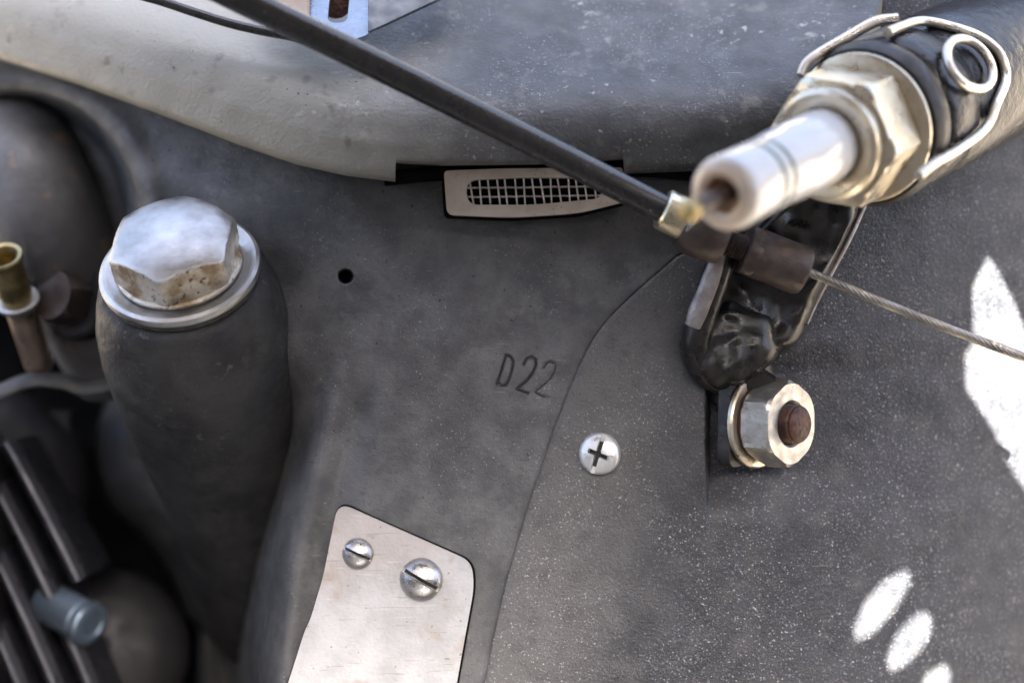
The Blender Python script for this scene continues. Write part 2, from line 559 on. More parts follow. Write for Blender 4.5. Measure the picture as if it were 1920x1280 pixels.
def seg_dist(x, y, pts):
    d = np.full(np.broadcast(x, y).shape, 1e9)
    for (ax, ay), (bx, by) in zip(pts[:-1], pts[1:]):
        vx, vy = bx - ax, by - ay
        t = np.clip(((x - ax) * vx + (y - ay) * vy) / (vx * vx + vy * vy + 1e-9), 0, 1)
        d = np.minimum(d, np.hypot(x - ax - t * vx, y - ay - t * vy))
    return d


# stamped characters, traced as strokes
CHARS = [
    [(949, 666), (957, 669), (962, 677), (961, 690), (954, 712), (948, 722), (941, 723), (932, 720), (949, 666)],
    [(982, 683), (987, 673), (996, 669), (1004, 674), (1005, 684), (1000, 698), (988, 713), (969, 729), (989, 737)],
    [(1019, 691), (1024, 682), (1033, 678), (1041, 684), (1041, 694), (1035, 706), (1022, 719), (1004, 735), (1023, 745)],
]
HOLE = (648, 518)


def grid_mesh(X, Y, H):
    """X, Y, H: 2D arrays of picture-scale coordinates and heights"""
    r, c = X.shape
    s = (DIST - H) / DIST
    V = np.stack([(X - 960) * s, (640 - Y) * s, H], -1).reshape(-1, 3)
    i = np.arange(r * c).reshape(r, c)
    F = np.stack([i[:-1, :-1], i[:-1, 1:], i[1:, 1:], i[1:, :-1]], -1).reshape(-1, 4)
    return [Vector(v) for v in V.tolist()], [tuple(q) for q in F.tolist()]


def axis_samples(a, b, step, fine):
    s = list(np.arange(a, b + step, step))
    for f0, f1, fs in fine:
        s = [v for v in s if v < f0 or v > f1] + list(np.arange(f0, f1, fs))
    return np.array(sorted(s))


def rough_h(X, Y, amp, sc):
    out = np.zeros(X.shape)
    for i in range(X.shape[0]):
        for j in range(X.shape[1]):
            out[i, j] = mnoise.noise(Vector((X[i, j] * sc, Y[i, j] * sc, 3.1)))
    return out * amp


SEAM_Y = np.arange(60.0, 1480.0, 2.0)
_sx = np.interp(SEAM_Y, [60, 200, 430, 480, 520, 560, 610, 660, 740, 820, 920, 990, 1080, 1190, 1320, 1480],
                [1480, 1420, 1322, 1268, 1222, 1176, 1126, 1096, 1061, 1031, 998, 976, 950, 924, 899, 872])
_k = np.exp(-(np.arange(-60, 61) * 2.0 / 26) ** 2)
_pad = np.concatenate([_sx[0] + (_sx[0] - _sx[60:0:-1]), _sx, _sx[-1] + (_sx[-1] - _sx[-2:-62:-1])])
SEAM_X = np.convolve(_pad, _k / _k.sum(), 'valid')


def seam_x(y):
    return np.interp(y, SEAM_Y, SEAM_X)


def pillow(outline, h0, rise, soft, centre, amp, nsc, rings=34, n=180, depth=60, seed=0.0):
    """closed lump over a star-shaped picture-scale outline"""
    pts = [Vector((p[0], p[1])) for p in rounded(outline, 18, 5)]
    L = [0]
    m = len(pts)
    for i in range(m):
        L.append(L[-1] + (pts[(i + 1) % m] - pts[i]).length)
    bd = []
    for k in range(n):
        s = L[-1] * k / n
        i = max(j for j in range(m) if L[j] <= s + 1e-9)
        t = (s - L[i]) / max(L[i + 1] - L[i], 1e-9)
        bd.append(pts[i].lerp(pts[(i + 1) % m], t))
    c = Vector(centre)
    V, F = [], []
    for q in range(rings + 1):
        f = 1 - (1 - q / rings) ** 1.0
        for k in range(n):
            p = c.lerp(bd[k], max(f, 0.004))
            edge = (bd[k] - c).length * (1 - f)
            e = min(edge / soft, 1)
            hh = h0 + rise * math.sqrt(max(1 - (1 - e) ** 2, 0))
            hh += amp * mnoise.fractal(Vector((p.x * nsc, p.y * nsc, seed)), 0.9, 2.0, 2) * (0.6 + 0.4 * e)
            V.append(P(p.x, p.y, hh))
    for k in range(n):
        V.append(P(bd[k].x, bd[k].y, h0 - depth))
    for q in range(rings + 1):
        for k in range(n):
            a, b = q * n + k, q * n + (k + 1) % n
            F.append((a, b, b + n, a + n))
    F.append(tuple(range(n)))
    return V, F



# ------------------------------------------------------------------ engine casing
ec = Thing('engine_casing', 'grey cast engine casing filling the middle and left, stamped D22, with a thick round neck', 'engine casing', P(900, 640, 0))
xs = axis_samples(-140, 1122, 7, [(922, 1052, 1.6), (626, 672, 2.4)])
ys = axis_samples(40, 1330, 7, [(655, 755, 1.6), (495, 542, 2.4)])
X, Y = np.meshgrid(xs, ys)
wx = sstep(700, 1122, X) if False else np.clip((X - 700) / (1122 - 700), 0, 1)
X = X + wx * (seam_x(Y) - 2.8 - 1122)
H = h_left(X, Y)
H += rough_h(X, Y, 1.6, 0.02)
for ch in CHARS:
    H -= 5 * sstep(3.6, 1.2, seg_dist(X, Y, ch))
rh = np.hypot((X - HOLE[0]) * 0.95 + (Y - HOLE[1]) * 0.25, (Y - HOLE[1]) * 1.0 - (X - HOLE[0]) * 0.25)
H -= 70 * sstep(14.5, 11, rh)
# rounded edge and skirt along the seam
H -= 2.2 * sstep(5, 0, seam_x(Y) - 2.8 - X)
Xs = np.concatenate([X, X[:, -1:]], 1)
Ys = np.concatenate([Y, Y[:, -1:]], 1)
Hs = np.concatenate([H, H[:, -1:] - 40], 1)
ec.part('front_face', grid_mesh(Xs, Ys, Hs), MAT['case'], local=False, sharp=0)
for ch in CHARS:
    pts = [P(x, y, float(h_left(x, y)) - 3.6 + 1.6 * mnoise.noise(Vector((x * 0.02, y * 0.02, 3.1)))) for x, y in ch]
    ec.part('stamped_character', tube(catmull(pts, 4), 1.5, 8), MAT['groove_dirt'], local=False)
hb = P(HOLE[0], HOLE[1], float(h_left(*HOLE)) - 66)
ec.part('hole_bottom', xf(lathe([(13, 0), (13, 3), (0.001, 4)], 24), Matrix.Translation(hb)), MAT['black'], local=False)

# filler neck
PA = Vector((-0.05, 0.70, 0.71)).normalized()
PC = P(342, 520, 30)
neck_prof = [(1, -1250), (105, -1250), (120, -1050), (145, -740), (164, -500), (175, -400), (185, -260), (188, -170), (182, -95),
             (170, -45), (160, -16), (150, -4), (138, 0), (1, 0.5)]
pr = []
for (r0, z0), (r1, z1) in zip(neck_prof[:-1], neck_prof[1:]):
    n = max(1, int(abs(z1 - z0) / 40))
    for k in range(n):
        pr.append((r0 + (r1 - r0) * k / n, z0 + (z1 - z0) * k / n))
pr.append(neck_prof[-1])
neck = lathe(pr, 72)
RN = Matrix.Translation(PC) @ axis_matrix(PA)
neck = xf(neck, RN)
neck = ([p + Vector((0, 0, 1)) * 3 * fbm(p, 0.012, 3) for p in neck[0]], neck[1])
ec.part('filler_neck', neck, MAT['boss'], local=False, sharp=50)

lc = [(225, 690), (186, 790), (178, 880), (204, 945), (262, 998), (318, 1068), (350, 1150), (430, 1235), (520, 1330), (610, 1330), (600, 1000), (480, 690)]
ec.part('lower_casting', pillow(lc, -760, 150, 90, (420, 950), 7, 0.02, depth=250, n=120), MAT['boss'], local=False, sharp=60)

# ------------------------------------------------------------------ filler plug
fp = Thing('filler_plug', 'large domed hexagonal steel plug with a wide washer, screwed into the thick round neck', 'plug', PC, axis=PA)
fp.part('sealing_washer', lathe([(118, 1), (144, 1), (147, 4), (147, 9), (144, 12), (118, 12)], 72), MAT['dirt'])
fp.part('washer', lathe([(60, 12), (144, 12), (149, 16), (150, 22), (148, 29), (142, 33), (134, 32), (127, 28), (100, 27), (60, 27)], 72), MAT['zinc'])
fp.part('collar', lathe([(60, 27), (112, 27), (117, 30), (117, 35), (112, 39), (60, 39)], 72), MAT['plug_side'])
HR = 121
hz0 = 36
ap = HR * math.cos(math.pi / 6)
ROT = RAD(-93)
dome = []
for k in range(9):
    t = k / 8
    dome.append((HR + 1 - 26 * t, hz0 + 56 + 17 * t ** 0.9))
for k in range(1, 11):
    t = k / 10
    dome.append(((HR - 25) * (1 - t) + 0.001, hz0 + 73 + 17 * (1 - (1 - t) ** 2)))
side = hexa(HR, [(60, hz0), (HR - 8, hz0), (HR + 1, hz0 + 7), (HR + 1, hz0 + 30)] + dome[:10], ROT)
fp.part('hex_sides', side, MAT['plug_side'], sharp=28)
fp.part('domed_top', hexa(HR - 0.8, [(50, hz0 + 52), (HR - 2, hz0 + 56)] + [(r + 0.6, z + 0.8) for r, z in dome], ROT), MAT['zinc'], sharp=26)

# ------------------------------------------------------------------ side cover (right of the seam)
def h_right(x, y):
    x = np.asarray(x, float)
    y = np.asarray(y, float)
    h = 1.5 + 4 * sstep(640, 480, y) - 0.00052 * np.clip(x - 1300, 0, None) ** 2
    # machined seat for the bracket foot: a step at its left side
    win = sstep(640, 700, y) * sstep(985, 875, y)
    h = h - 46 * win * sstep(1322, 1330, x) * np.exp(-np.clip(x - 1330, 0, None) / 170)
    h = h + 10 * win * np.exp(-((x - 1310) / 60) ** 2) * (x < 1330)
    return h


sc_ = Thing('side_cover', 'dark speckled side cover to the right of the thin seam, partly in sunlight', 'cover', P(1500, 900, 0))
us = np.concatenate([np.linspace(0, 1, 90)[:-1]])
ys2 = axis_samples(-140, 1340, 7, [])
xr = axis_samples(0, 1, 1 / 170.0, [])
xr = np.clip(xr, 0, 1)


def side_left(y):
    lo = seam_x(y) + 2.4
    up = np.interp(y, [-150, 0, 200, 300, 385, 440], [1672, 1655, 1640, 1630, 1612, 1580])
    return np.where(y > 480, lo, np.where(y < 430, up, up + (lo - up) * sstep(430, 480, y)))


XR, YR = np.meshgrid(xr, ys2)
SL = side_left(YR)
# concentrate columns around the step at x = 1326
tgt = SL + (2080 - SL) * XR
near = np.exp(-((tgt - 1326) / 60) ** 2)
XX = tgt - 0.55 * (tgt - 1326) * near * (SL < 1200)
HH = h_right(XX, YR) + rough_h(XX, YR, 1.4, 0.025)
HH -= 2.5 * sstep(6, 0, XX - SL)
XX = np.concatenate([XX[:, :1], XX], 1)
YY = np.concatenate([YR[:, :1], YR], 1)
HH = np.concatenate([HH[:, :1] - 40, HH], 1)
sc_.part('cover_face', grid_mesh(XX, YY, HH), MAT['panel'], local=False, sharp=50)

# ------------------------------------------------------------------ upper cover
uc = Thing('fan_housing', 'worn pale grey alloy housing with a rounded rim along the top of the picture', 'housing', P(900, 150, 0))


SMX = [-140, 0, 150, 300, 450, 560, 650, 742, 1000, 1171, 1300, 1420, 1560, 1700]
SMY = [62, 112, 160, 215, 273, 310, 330, 338, 336, 326, 321, 300, 262, 215]
xu = np.unique(np.array(list(np.arange(-140, 1670, 8)) + [738, 740.5, 741, 742, 742.5, 745, 1166, 1168, 1168.5, 1171, 1172, 1175]))
dv = np.array([0, 1.5, 3.5, 7, 12, 18] + list(np.arange(26, 470, 9)))
XU, DU = np.meshgrid(xu, dv)
LE = low_edge(XU)
SE = np.interp(XU, SMX, SMY)
YU = np.where(DU < 60, LE + (SE - 60 - LE) * DU / 60, SE - DU)
XU2 = np.minimum(XU, 1655 - 0.5 * (YU - 0) * (YU > 0))


def h_upper(x, y, d):
    smooth_edge = np.interp(x, SMX, SMY)
    ds = smooth_edge - y
    h = curve_h(x) * 0.9 + 52 + 0.22 * np.minimum(ds, 70)
    dc = np.interp(x, [0, 400, 800, 1200, 1500], [95, 105, 95, 85, 70])
    q = np.clip(ds - dc, 0, None)
    h = h - np.where(q < 90, q * q / 180 * 1.1, 1.1 * (q - 45))
    h = h - 26 * (1 - np.sqrt(np.clip(1 - (1 - np.clip(d, 0, 18) / 18) ** 2, 0, 1)))
    return h


HU = h_upper(XU2, YU, DU) + rough_h(XU2, YU, 2.2, 0.02)
XU3 = np.concatenate([XU2[:1], XU2], 0)
YU3 = np.concatenate([YU[:1], YU], 0)
HU3 = np.concatenate([HU[:1] - 110, HU], 0)
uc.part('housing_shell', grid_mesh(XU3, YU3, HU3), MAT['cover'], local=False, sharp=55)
# black tube stands in for the shade in the gap behind the rim
gap = [P(700, 280, -30), P(1230, 270, -30), P(1230, 345, -30), P(700, 345, -30)]
uc.part('rim_seal', tube(catmull([P(720, 335, -6), P(830, 325, -14), P(1000, 322, -18), P(1190, 318, -14), P(1330, 330, -8)], 8), 14, 12), MAT['black'], local=False)

# ------------------------------------------------------------------ mesh vent
vn = Thing('mesh_vent', 'small cream vent plate with a wire mesh slot, set under the housing rim', 'vent', P(990, 360, 10))


def loc(th, px, py, h=0.0):
    return th.inv @ P(px, py, h)


VH = 14


def xy(th, pts, h):
    return [tuple(loc(th, px, py, h)[:2]) for px, py in pts]


vo = rounded([(832, 320), (940, 316), (1168, 314), (1172, 378), (1085, 400), (960, 408), (838, 403)], [10, 4, 8, 10, 30, 30, 14])
vi = rounded([(874, 338), (980, 333), (1130, 334), (1128, 372), (1000, 384), (876, 384)], [22, 4, 16, 16, 30, 22])
bevel(vn.part('vent_frame', plate(xy(vn, vo, VH), [xy(vn, vi, VH)], -12, 4), MAT['cream'], sharp=40), 2.0)
bk = rounded([(826, 316), (1178, 310), (1178, 382), (1088, 405), (960, 413), (832, 408)], 10)
bevel(vn.part('vent_recess', plate(xy(vn, bk, VH), [], -22, -11.9), MAT['black']), 2)
wires = []
for k in range(15):
    x0 = 884 + k * 16.6
    wires.append(((x0 + random.uniform(-2, 2) - 3, 334), (x0 + random.uniform(-2, 2) + 3, 385)))
wobj = None
for a, b in wires:
    pa, pb = P(*a, VH - 6), P(*b, VH - 6)
    pts = []
    for k in range(10):
        t = k / 9
        p = pa.lerp(pb, t)
        p.z += 1.2 * math.sin(t * 9.4)
        pts.append(p)
    vn.part('wire', tube(pts, 1.8, 8), MAT['wire'], local=False)
for y0 in (352.5, 369.5):
    pts = [P(876 + 250 * k / 40, y0 - 0.012 * 250 * k / 40 + random.uniform(-.5, .5), VH - 7 + 1.2 * math.cos(k * 2.2)) for k in range(41)]
    vn.part('wire', tube(pts, 1.9, 8), MAT['wire'], local=False)

# ------------------------------------------------------------------ alloy plate with two slotted screws
ap_ = Thing('alloy_plate', 'pale dull alloy plate with rounded corners screwed on at the bottom centre', 'plate', P(720, 1130, 4))
po = rounded([(634, 941), (884, 1052), (889, 1100), (868, 1215), (846, 1340), (520, 1340), (553, 1240), (572, 1180), (582, 1160), (606, 1080)],
             [28, 52, 40, 20, 5, 5, 20, 16, 16, 20])
bevel(ap_.part('plate_sheet', plate(xy(ap_, po, 14), [], -4, 13), MAT['alloy_plate'], sharp=40), 3, 3)


po2 = [(726 + (x - 726) * 1.018 + 1.5, 1120 + (y - 1120) * 1.012 - 1.0) for x, y in po]
ap_.part('gasket', plate(xy(ap_, po2, 8), [], -8, 3.5), MAT['black'])  # slightly larger black outline stands in for the shadow line round the plate


def slotted(name, label, px, py, r, ang, axis):
    t = Thing(name, label, 'screw', P(px, py, 17), axis=axis, group='slotted screws on the alloy plate')
    prof = [(r * 0.5, -6), (r, -6), (r, 2)]
    for k in range(1, 9):
        a = k / 8 * math.pi / 2
        prof.append((max(r * math.cos(a), 0.001), 2 + r * 0.55 * math.sin(a)))
    c = xf(box(-r * 1.3, r * 1.3, -r * 0.11, r * 0.11, r * 0.13, r), Matrix.Rotation(ang, 4, 'Z'))
    t.part('head', cut(lathe(prof, 56), [c]), MAT['screw'], sharp=30)
    d = xf(box(-r * 0.86, r * 0.86, -r * 0.10, r * 0.10, r * 0.10, r * 0.135), Matrix.Rotation(ang, 4, 'Z'))
    t.part('slot_dirt', d, MAT['dirt'])  # dark strip on the slot floor
    return t


slotted('slotted_screw', 'smaller domed slotted screw near the top left corner of the alloy plate', 671, 1037, 29, RAD(-24), (-0.06, 0.05, 1))
slotted('slotted_screw', 'larger domed slotted screw near the right edge of the alloy plate', 790, 1085, 40, RAD(-30), (-0.06, 0.05, 1))

# ------------------------------------------------------------------ cross head screw
cs = Thing('cross_head_screw', 'bright pan head screw with a cross recess on the dark side cover', 'screw', P(1126, 850, float(h_right(1126, 850)) - 1), axis=(-0.27, 0.02, 0.96))
r = 39
prof = [(20, -4), (r - 1, -4), (r, 0), (r, 13), (r - 2, 18), (r - 7, 22), (r * 0.5, 25.5), (0.001, 26.5)]
ca = RAD(72)
c1 = xf(box(-r * 1.3, r * 1.3, -4.6, 4.6, 16, 60), Matrix.Rotation(ca, 4, 'Z'))
c2 = xf(box(-r * 0.5, r * 0.5, -4.4, 4.4, 12, 60), Matrix.Rotation(ca + RAD(86), 4, 'Z'))
c3 = xf(lathe([(3, 6), (9, 30), (9, 60)], 12), Matrix.Identity(4))
cs.part('head', cut(lathe(prof, 64), [c1, c2, c3]), MAT['bright_screw'], sharp=30)
cs.part('recess_dirt', join(xf(box(-r * 0.62, r * 0.62, -3.9, 3.9, 15.5, 18.6), Matrix.Rotation(ca, 4, 'Z')),
                            xf(box(-r * 0.47, r * 0.47, -4.1, 4.1, 11, 15), Matrix.Rotation(ca + RAD(86), 4, 'Z'))), MAT['dirt'])  # dark strips on the floor of the cross recess

# ------------------------------------------------------------------ greasy bracket
br = Thing('cable_bracket', 'greasy black cable bracket bolted to the side cover below the spark plug', 'bracket', P(1420, 600, 30))


bo = [(1350, 480), (1300, 600), (1284, 660), (1300, 706), (1345, 736), (1405, 712), (1455, 668), (1500, 640), (1516, 600), (1560, 500),
      (1612, 392), (1600, 352), (1500, 350), (1420, 420)]
br.part('bracket_plate', pillow(bo, 14, 40, 26, (1430, 590), 20, 0.014, depth=70), MAT['grease'], local=False, sharp=60)
# standing arm at the left with its bare worn edge
arm = catmull([P(1352, 468, 116), P(1330, 530, 104), P(1306, 600, 92), P(1296, 650, 78), P(1312, 695, 58), P(1345, 722, 40)], 8)
lob = [(1302, 600), (1286, 662), (1304, 710), (1350, 736), (1408, 714), (1462, 668), (1450, 590), (1370, 555)]
br.part('lower_lobe', pillow(lob, 34, 46, 46, (1370, 650), 9, 0.02, depth=60, n=100, seed=4.0), MAT['grease'], local=False, sharp=60)
br.part('arm', tube([p + Vector((10, 0, -26)) for p in arm], [24, 26, 27, 28, 26, 22], 16, flat=1.3, up=(0.25, 0, 1)), MAT['grease'], local=False)
we = catmull([P(1351, 466, 128), P(1332, 525, 118), P(1308, 585, 108), P(1298, 612, 102)], 8)
br.part('worn_edge', tube(we, [13, 17, 18, 15], 14, flat=0.5, up=(-0.35, 0.1, 1)), MAT['worn_steel'], local=False, label='bare worn steel edge of the bracket arm')
# thin bright lip along the right side of the bracket
lip = catmull([P(1640, 330, -30), P(1617, 390, -22), P(1590, 450, -12), P(1562, 504, -4), P(1535, 555, 0), P(1512, 606, 4)], 8)
br.part('right_lip', tube(lip, [5, 6, 6, 5, 5, 4], 10), MAT['worn_steel'], local=False, label='bare bright edge on the right of the bracket')
# foot under the nut
NA = Vector((0.70, -0.02, 0.70)).normalized()
NB = P(1420, 790, 8)
RNt = Matrix.Translation(NB) @ axis_matrix(NA)
foot = rounded([(-78, -84), (30, -74), (70, 20), (50, 150), (-70, 160)], 26)
fv = plate(foot, [], -34, -6)
fo = br.part('foot', xf(fv, RNt), MAT['grease'], local=False)
bevel(fo, 5, 3)
neckb = tube(catmull([P(1420, 690, 34), P(1400, 725, 20), P(1385, 765, -6)], 8), [48, 52, 58], 18, flat=0.45, up=(-0.2, 0, 1))
br.part('foot_web', neckb, MAT['grease'], local=False)

# ------------------------------------------------------------------ nut
ht = Thing('hex_nut', 'zinc hexagon nut with washer on a rusty stud, beside the greasy bracket', 'nut', NB, axis=NA)
ht.part('washer', lathe([(30, -6), (84, -6), (87, -3), (87, 4), (84, 7), (30, 7)], 64), MAT['yellow_zinc'])
ht.part('lock_ring', lathe([(30, 7), (68, 7), (72, 9), (72, 14), (68, 16), (30, 16)], 64), MAT['rust'])
hc = 83
nutp = [(34, 16), (hc - 9, 16), (hc, 23), (hc + 1, 45), (hc + 1, 66), (hc - 3, 73), (hc - 9, 78), (44, 78), (39, 73), (39, 40)]
nv, nf = hexa(hc, nutp, RAD(30))
nf = nf[:-2]          # open ends: the bore
ht.part('nut_body', (nv, nf), MAT['nut'], sharp=26)
thr = [(20, 0)]
for k in range(15):
    z = 20 + k * 5
    thr += [(36.5, z), (33.0, z + 2.5)]
thr += [(33.5, 97), (28, 102), (0.001, 103)]
ht.part('stud', lathe(thr, 40), MAT['rust'], sharp=50)

# ------------------------------------------------------------------ cable sleeve, end fitting and inner cable
CR = Thing('cable_sleeve', 'long straight black cable sleeve running from the top left to the brass ferrule', 'cable sleeve', P(840, 200, 200))
ra, rb = P(330, -60, 290), P(1256, 398, 150)
pts = [ra.lerp(rb, k / 30) + Vector((0, 4 * math.sin(k / 30 * math.pi), 0)) for k in range(31)]
CR.part('sleeve', tube(pts, 25.5, 32), MAT['tube'], local=False)
DR = (rb - ra).normalized()
FB = ra.lerp(rb, 0.981)
ferr = Thing('brass_ferrule', 'short pale brass ferrule capping the right end of the black cable sleeve', 'ferrule', FB, axis=DR)
ferr.part('ferrule_body', lathe([(24, 2), (34, 2), (38, 6), (38, 50), (35, 54), (20, 54)], 40), MAT['pale_brass'])
ferr.part('ferrule_rim', lathe([(28, 50), (41, 50), (43, 53), (43, 60), (40, 63), (20, 63)], 40), MAT['screw'])

CB = FB + DR * 60
CD = (P(1925, 666, 70) - P(1310, 432, 140)).normalized()
ce = Thing('cable_stop', 'brown oxidised cable adjuster barrel held in the bracket above the arm', 'adjuster', P(1305, 432, 140), axis=CD)
ce.part('head', lathe([(20, -30), (38, -28), (46, -12), (48, 14), (46, 40), (40, 54), (24, 60)], 40), MAT['brown'])
ce.part('threaded_neck', lathe(sum([[(24, 58 + 5 * k), (20.5, 60.5 + 5 * k)] for k in range(10)], []) + [(20, 110)], 32), MAT['brown'], sharp=50)
lv, lf = lathe([(24, 100), (40, 104), (45, 112), (45, 205), (42, 212), (28, 213), (22, 200), (22, 170)], 40)
ce.part('barrel', (lv, lf[:-1]), MAT['brown'])
ce.part('lock_nut', hexa(50, [(22, 96), (46, 96), (50, 100), (50, 114), (46, 118), (22, 118)], 0.3, 48), MAT['brown'])

ic = Thing('inner_cable', 'thin twisted steel cable leaving the brown adjuster towards the right edge', 'cable', P(1510, 507, 117))
i0, i1 = P(1470, 490, 120), P(2010, 702, 60)
ax = (i1 - i0).normalized()
s1 = ax.cross(Vector((0, 0, 1))).normalized()
s2 = ax.cross(s1)
for k in range(6):
    pts = []
    for j in range(141):
        t = j / 140
        a = t * 2 * math.pi * 8 + k * math.pi / 3
        pts.append(i0.lerp(i1, t) + Vector((0, -5 * math.sin(t * 3.14), 0)) + s1 * 4.6 * math.cos(a) + s2 * 4.6 * math.sin(a))
    ic.part('strand', tube(pts, 4.0, 8), MAT['cable'], local=False)

# ------------------------------------------------------------------ spark plug
SA = Vector((-0.60, -0.31, 0.735)).normalized()      # from the cap towards the porcelain tip
TIP = P(1350, 368, 540)
sp = Thing('spark_plug', 'spark plug with white ribbed porcelain and yellowed hexagon, pushed into a black rubber cap', 'spark plug', TIP, axis=SA)
HEXROT = 0


def ribs(z):
    return 0


ins = [(30, -8), (33, -2), (38, 0), (46, -1), (54, -5), (59, -12), (61, -22), (61, -90)]
for z in (-104, -134):
    ins += [(61, z + 7), (57.5, z + 4), (57.5, z - 4), (61, z - 7)]
ins += [(61.5, -165), (63, -178), (62, -186), (64, -196), (63, -206), (65, -218), (66, -400), (58, -420)]
iv, i_f = lathe(ins, 64)
sp.part('insulator', (iv, i_f[:-2]), MAT['porcelain'], sharp=40)
sp.part('glaze_ring', lathe([(57, -97), (60, -97), (60, -111), (57, -111)], 64), MAT['porcelain_line'])
sp.part('glaze_ring', lathe([(57, -127), (60, -127), (60, -141), (57, -141)], 64), MAT['porcelain_line'])
bore = lathe([(39, 0.6), (34, -2), (31, -8), (28, -30), (0.5, -32)], 48)
sp.part('bore', (bore[0], bore[1][:-2]), MAT['porcelain_tan'])
sp.part('electrode', lathe([(14, -60), (15, -40), (15, 20), (12, 74), (8, 80), (0.001, 81)], 28), MAT['brown'])
sp.part('electrode_tip', lathe([(8, 74), (14, 76), (17, 82), (17, 96), (12, 103), (0.001, 105)], 28), MAT['brass'])
SHR = 124
SZ = -372
sp.part('shell_lip', lathe([(64, SZ + 22), (76, SZ + 30), (90, SZ + 30), (98, SZ + 22), (100, SZ + 4), (98, SZ - 8), (60, SZ - 10)], 64), MAT['yellow_zinc'])
sp.part('hexagon', hexa(SHR, [(70, SZ), (SHR - 15, SZ), (SHR - 5, SZ - 4), (SHR + 1, SZ - 11), (SHR + 1, SZ - 40), (SHR + 1, SZ - 92), (SHR - 8, SZ - 104), (90, SZ - 106)], RAD(HEXROT)), MAT['yellow_zinc'], sharp=26)
sp.part('gasket_ring', lathe([(100, SZ - 104), (128, SZ - 104), (134, SZ - 108), (135, SZ - 114), (132, SZ - 120), (100, SZ - 122)], 64), MAT['yellow_zinc'])

# ------------------------------------------------------------------ rubber cap
cp = Thing('rubber_cap', 'black rubber plug cap with ring grooves at the top right corner', 'plug cap', TIP, axis=SA)
CZ = SZ - 118
cpv = [(100, CZ), (120, CZ - 2), (126, CZ - 10), (126, CZ - 60), (140, CZ - 70), (147, CZ - 84), (149, CZ - 130), (149, CZ - 168), (144, CZ - 178), (144, CZ - 186), (150, CZ - 198), (152, CZ - 420), (154, CZ - 900)]
cp.part('cap_body', lathe(cpv, 72), MAT['rubber_blue'])
cp.part('front_ring', lathe([(118, CZ + 4), (140, CZ - 2), (148, CZ - 16), (148, CZ - 44), (140, CZ - 58), (118, CZ - 60)], 72), MAT['rubber'])

# ------------------------------------------------------------------ wire clip on the cap
wc = Thing('wire_clip', 'bent spring wire clip with a round eye, wrapped round the black rubber cap', 'clip', P(1800, 130, 150))


def cap_pt(px, py, lift=10):
    """point on the front of the cap seen at px, py"""
    o = Vector((0, 0, DIST))
    d = (P(px, py, 0) - o).normalized()
    c = TIP
    # nearest to the axis cylinder of the cap
    R = 150 + lift
    oc = o - c
    dd = d - SA * d.dot(SA)
    oo = oc - SA * oc.dot(SA)
    A, B, C = dd.dot(dd), 2 * dd.dot(oo), oo.dot(oo) - R * R
    disc = B * B - 4 * A * C
    t = (-B - math.sqrt(max(disc, 0))) / (2 * A)
    return o + d * t


main = [(1664, 62), (1690, 50), (1730, 40), (1790, 52), (1842, 72), (1876, 104), (1886, 148), (1868, 196), (1848, 240), (1800, 278), (1752, 306), (1722, 330)]
mp_ = [cap_pt(px, py) for px, py in main]
wc.part('clip_wire', tube(catmull(mp_, 8), 9, 14), MAT['clip'], local=False)
eye = []
for k in range(40):
    a = 2 * math.pi * k / 40
    eye.append(cap_pt(1818 + 42 * math.cos(a) + 8 * math.sin(a), 120 + 46 * math.sin(a) + 10 * math.cos(a), 16))
wc.part('clip_eye', tube(eye, 8.5, 14, closed=True), MAT['clip'], local=False)
front = [(1500, 142), (1512, 118), (1540, 98), (1590, 70), (1640, 42), (1682, 34)]
wc.part('clip_end', tube(catmull([P(px, py, 190 - 8 * i) for i, (px, py) in enumerate(front)], 8), [7, 8, 9, 10, 10, 9], 12), MAT['clip'], local=False)

# ------------------------------------------------------------------ pipe in the round opening
pp = Thing('grey_pipe', 'fat dull grey pipe coming out of the round opening at the left edge', 'pipe', P(60, 330, -330))
pth = catmull([P(20, 250, -520), P(40, 300, -400), P(60, 360, -345), P(95, 440, -350), P(150, 540, -420), P(230, 680, -560)], 10)
pp.part('pipe_body', tube(pth, [112, 122, 126, 126, 122, 118], 48), MAT['pipe'], local=False)

# ------------------------------------------------------------------ left edge fittings
bf = Thing('brass_union', 'brass tube end with an open flared mouth over a copper tube at the left edge', 'pipe fitting', P(32, 560, -240), axis=(-0.05, 0.72, 0.69))
bv, bfac = lathe([(20, 2), (32, 4), (34, 20), (33, 90), (38, 104), (40, 112), (38, 116), (30, 114), (24, 96), (24, 70), (0.5, 68)], 40)
bf.part('flared_end', (bv, bfac[1:]), MAT['brass'])
bf.part('collar', lathe([(20, -12), (42, -12), (45, -6), (45, 0), (40, 4), (20, 4)], 40), MAT['zinc'])
bf.part('copper_tube', lathe([(28, -190), (30, -185), (30, -12), (20, -11)], 36), MAT['copper'])

db = Thing('dark_bolt', 'dark brown bolt head in the shade between the copper tube and the filler neck', 'bolt', P(128, 560, -300), axis=(-0.45, 0.15, 0.88))
db.part('bolt_head', hexa(58, [(30, -10), (54, -10), (59, -4), (59, 40), (50, 52), (20, 56)], 0.2), MAT['brown'], sharp=28)
db.part('bolt_flange', lathe([(40, -60), (78, -60), (82, -50), (82, -18), (76, -10), (40, -10)], 40), MAT['dark_part'])

lg = Thing('steel_strap', 'dusty grey steel strap crossing below the copper tube at the left edge', 'strap', P(110, 720, -330))
lp = catmull([P(-60, 770, -330), P(0, 735, -330), P(60, 712, -335), P(120, 715, -340), P(160, 727, -345), P(215, 718, -350), P(270, 700, -365)], 8)
lg.part('strap_band', tube(lp, 22, 14, flat=0.5, up=(0, 0.75, 0.6)), MAT['ledge'], local=False)

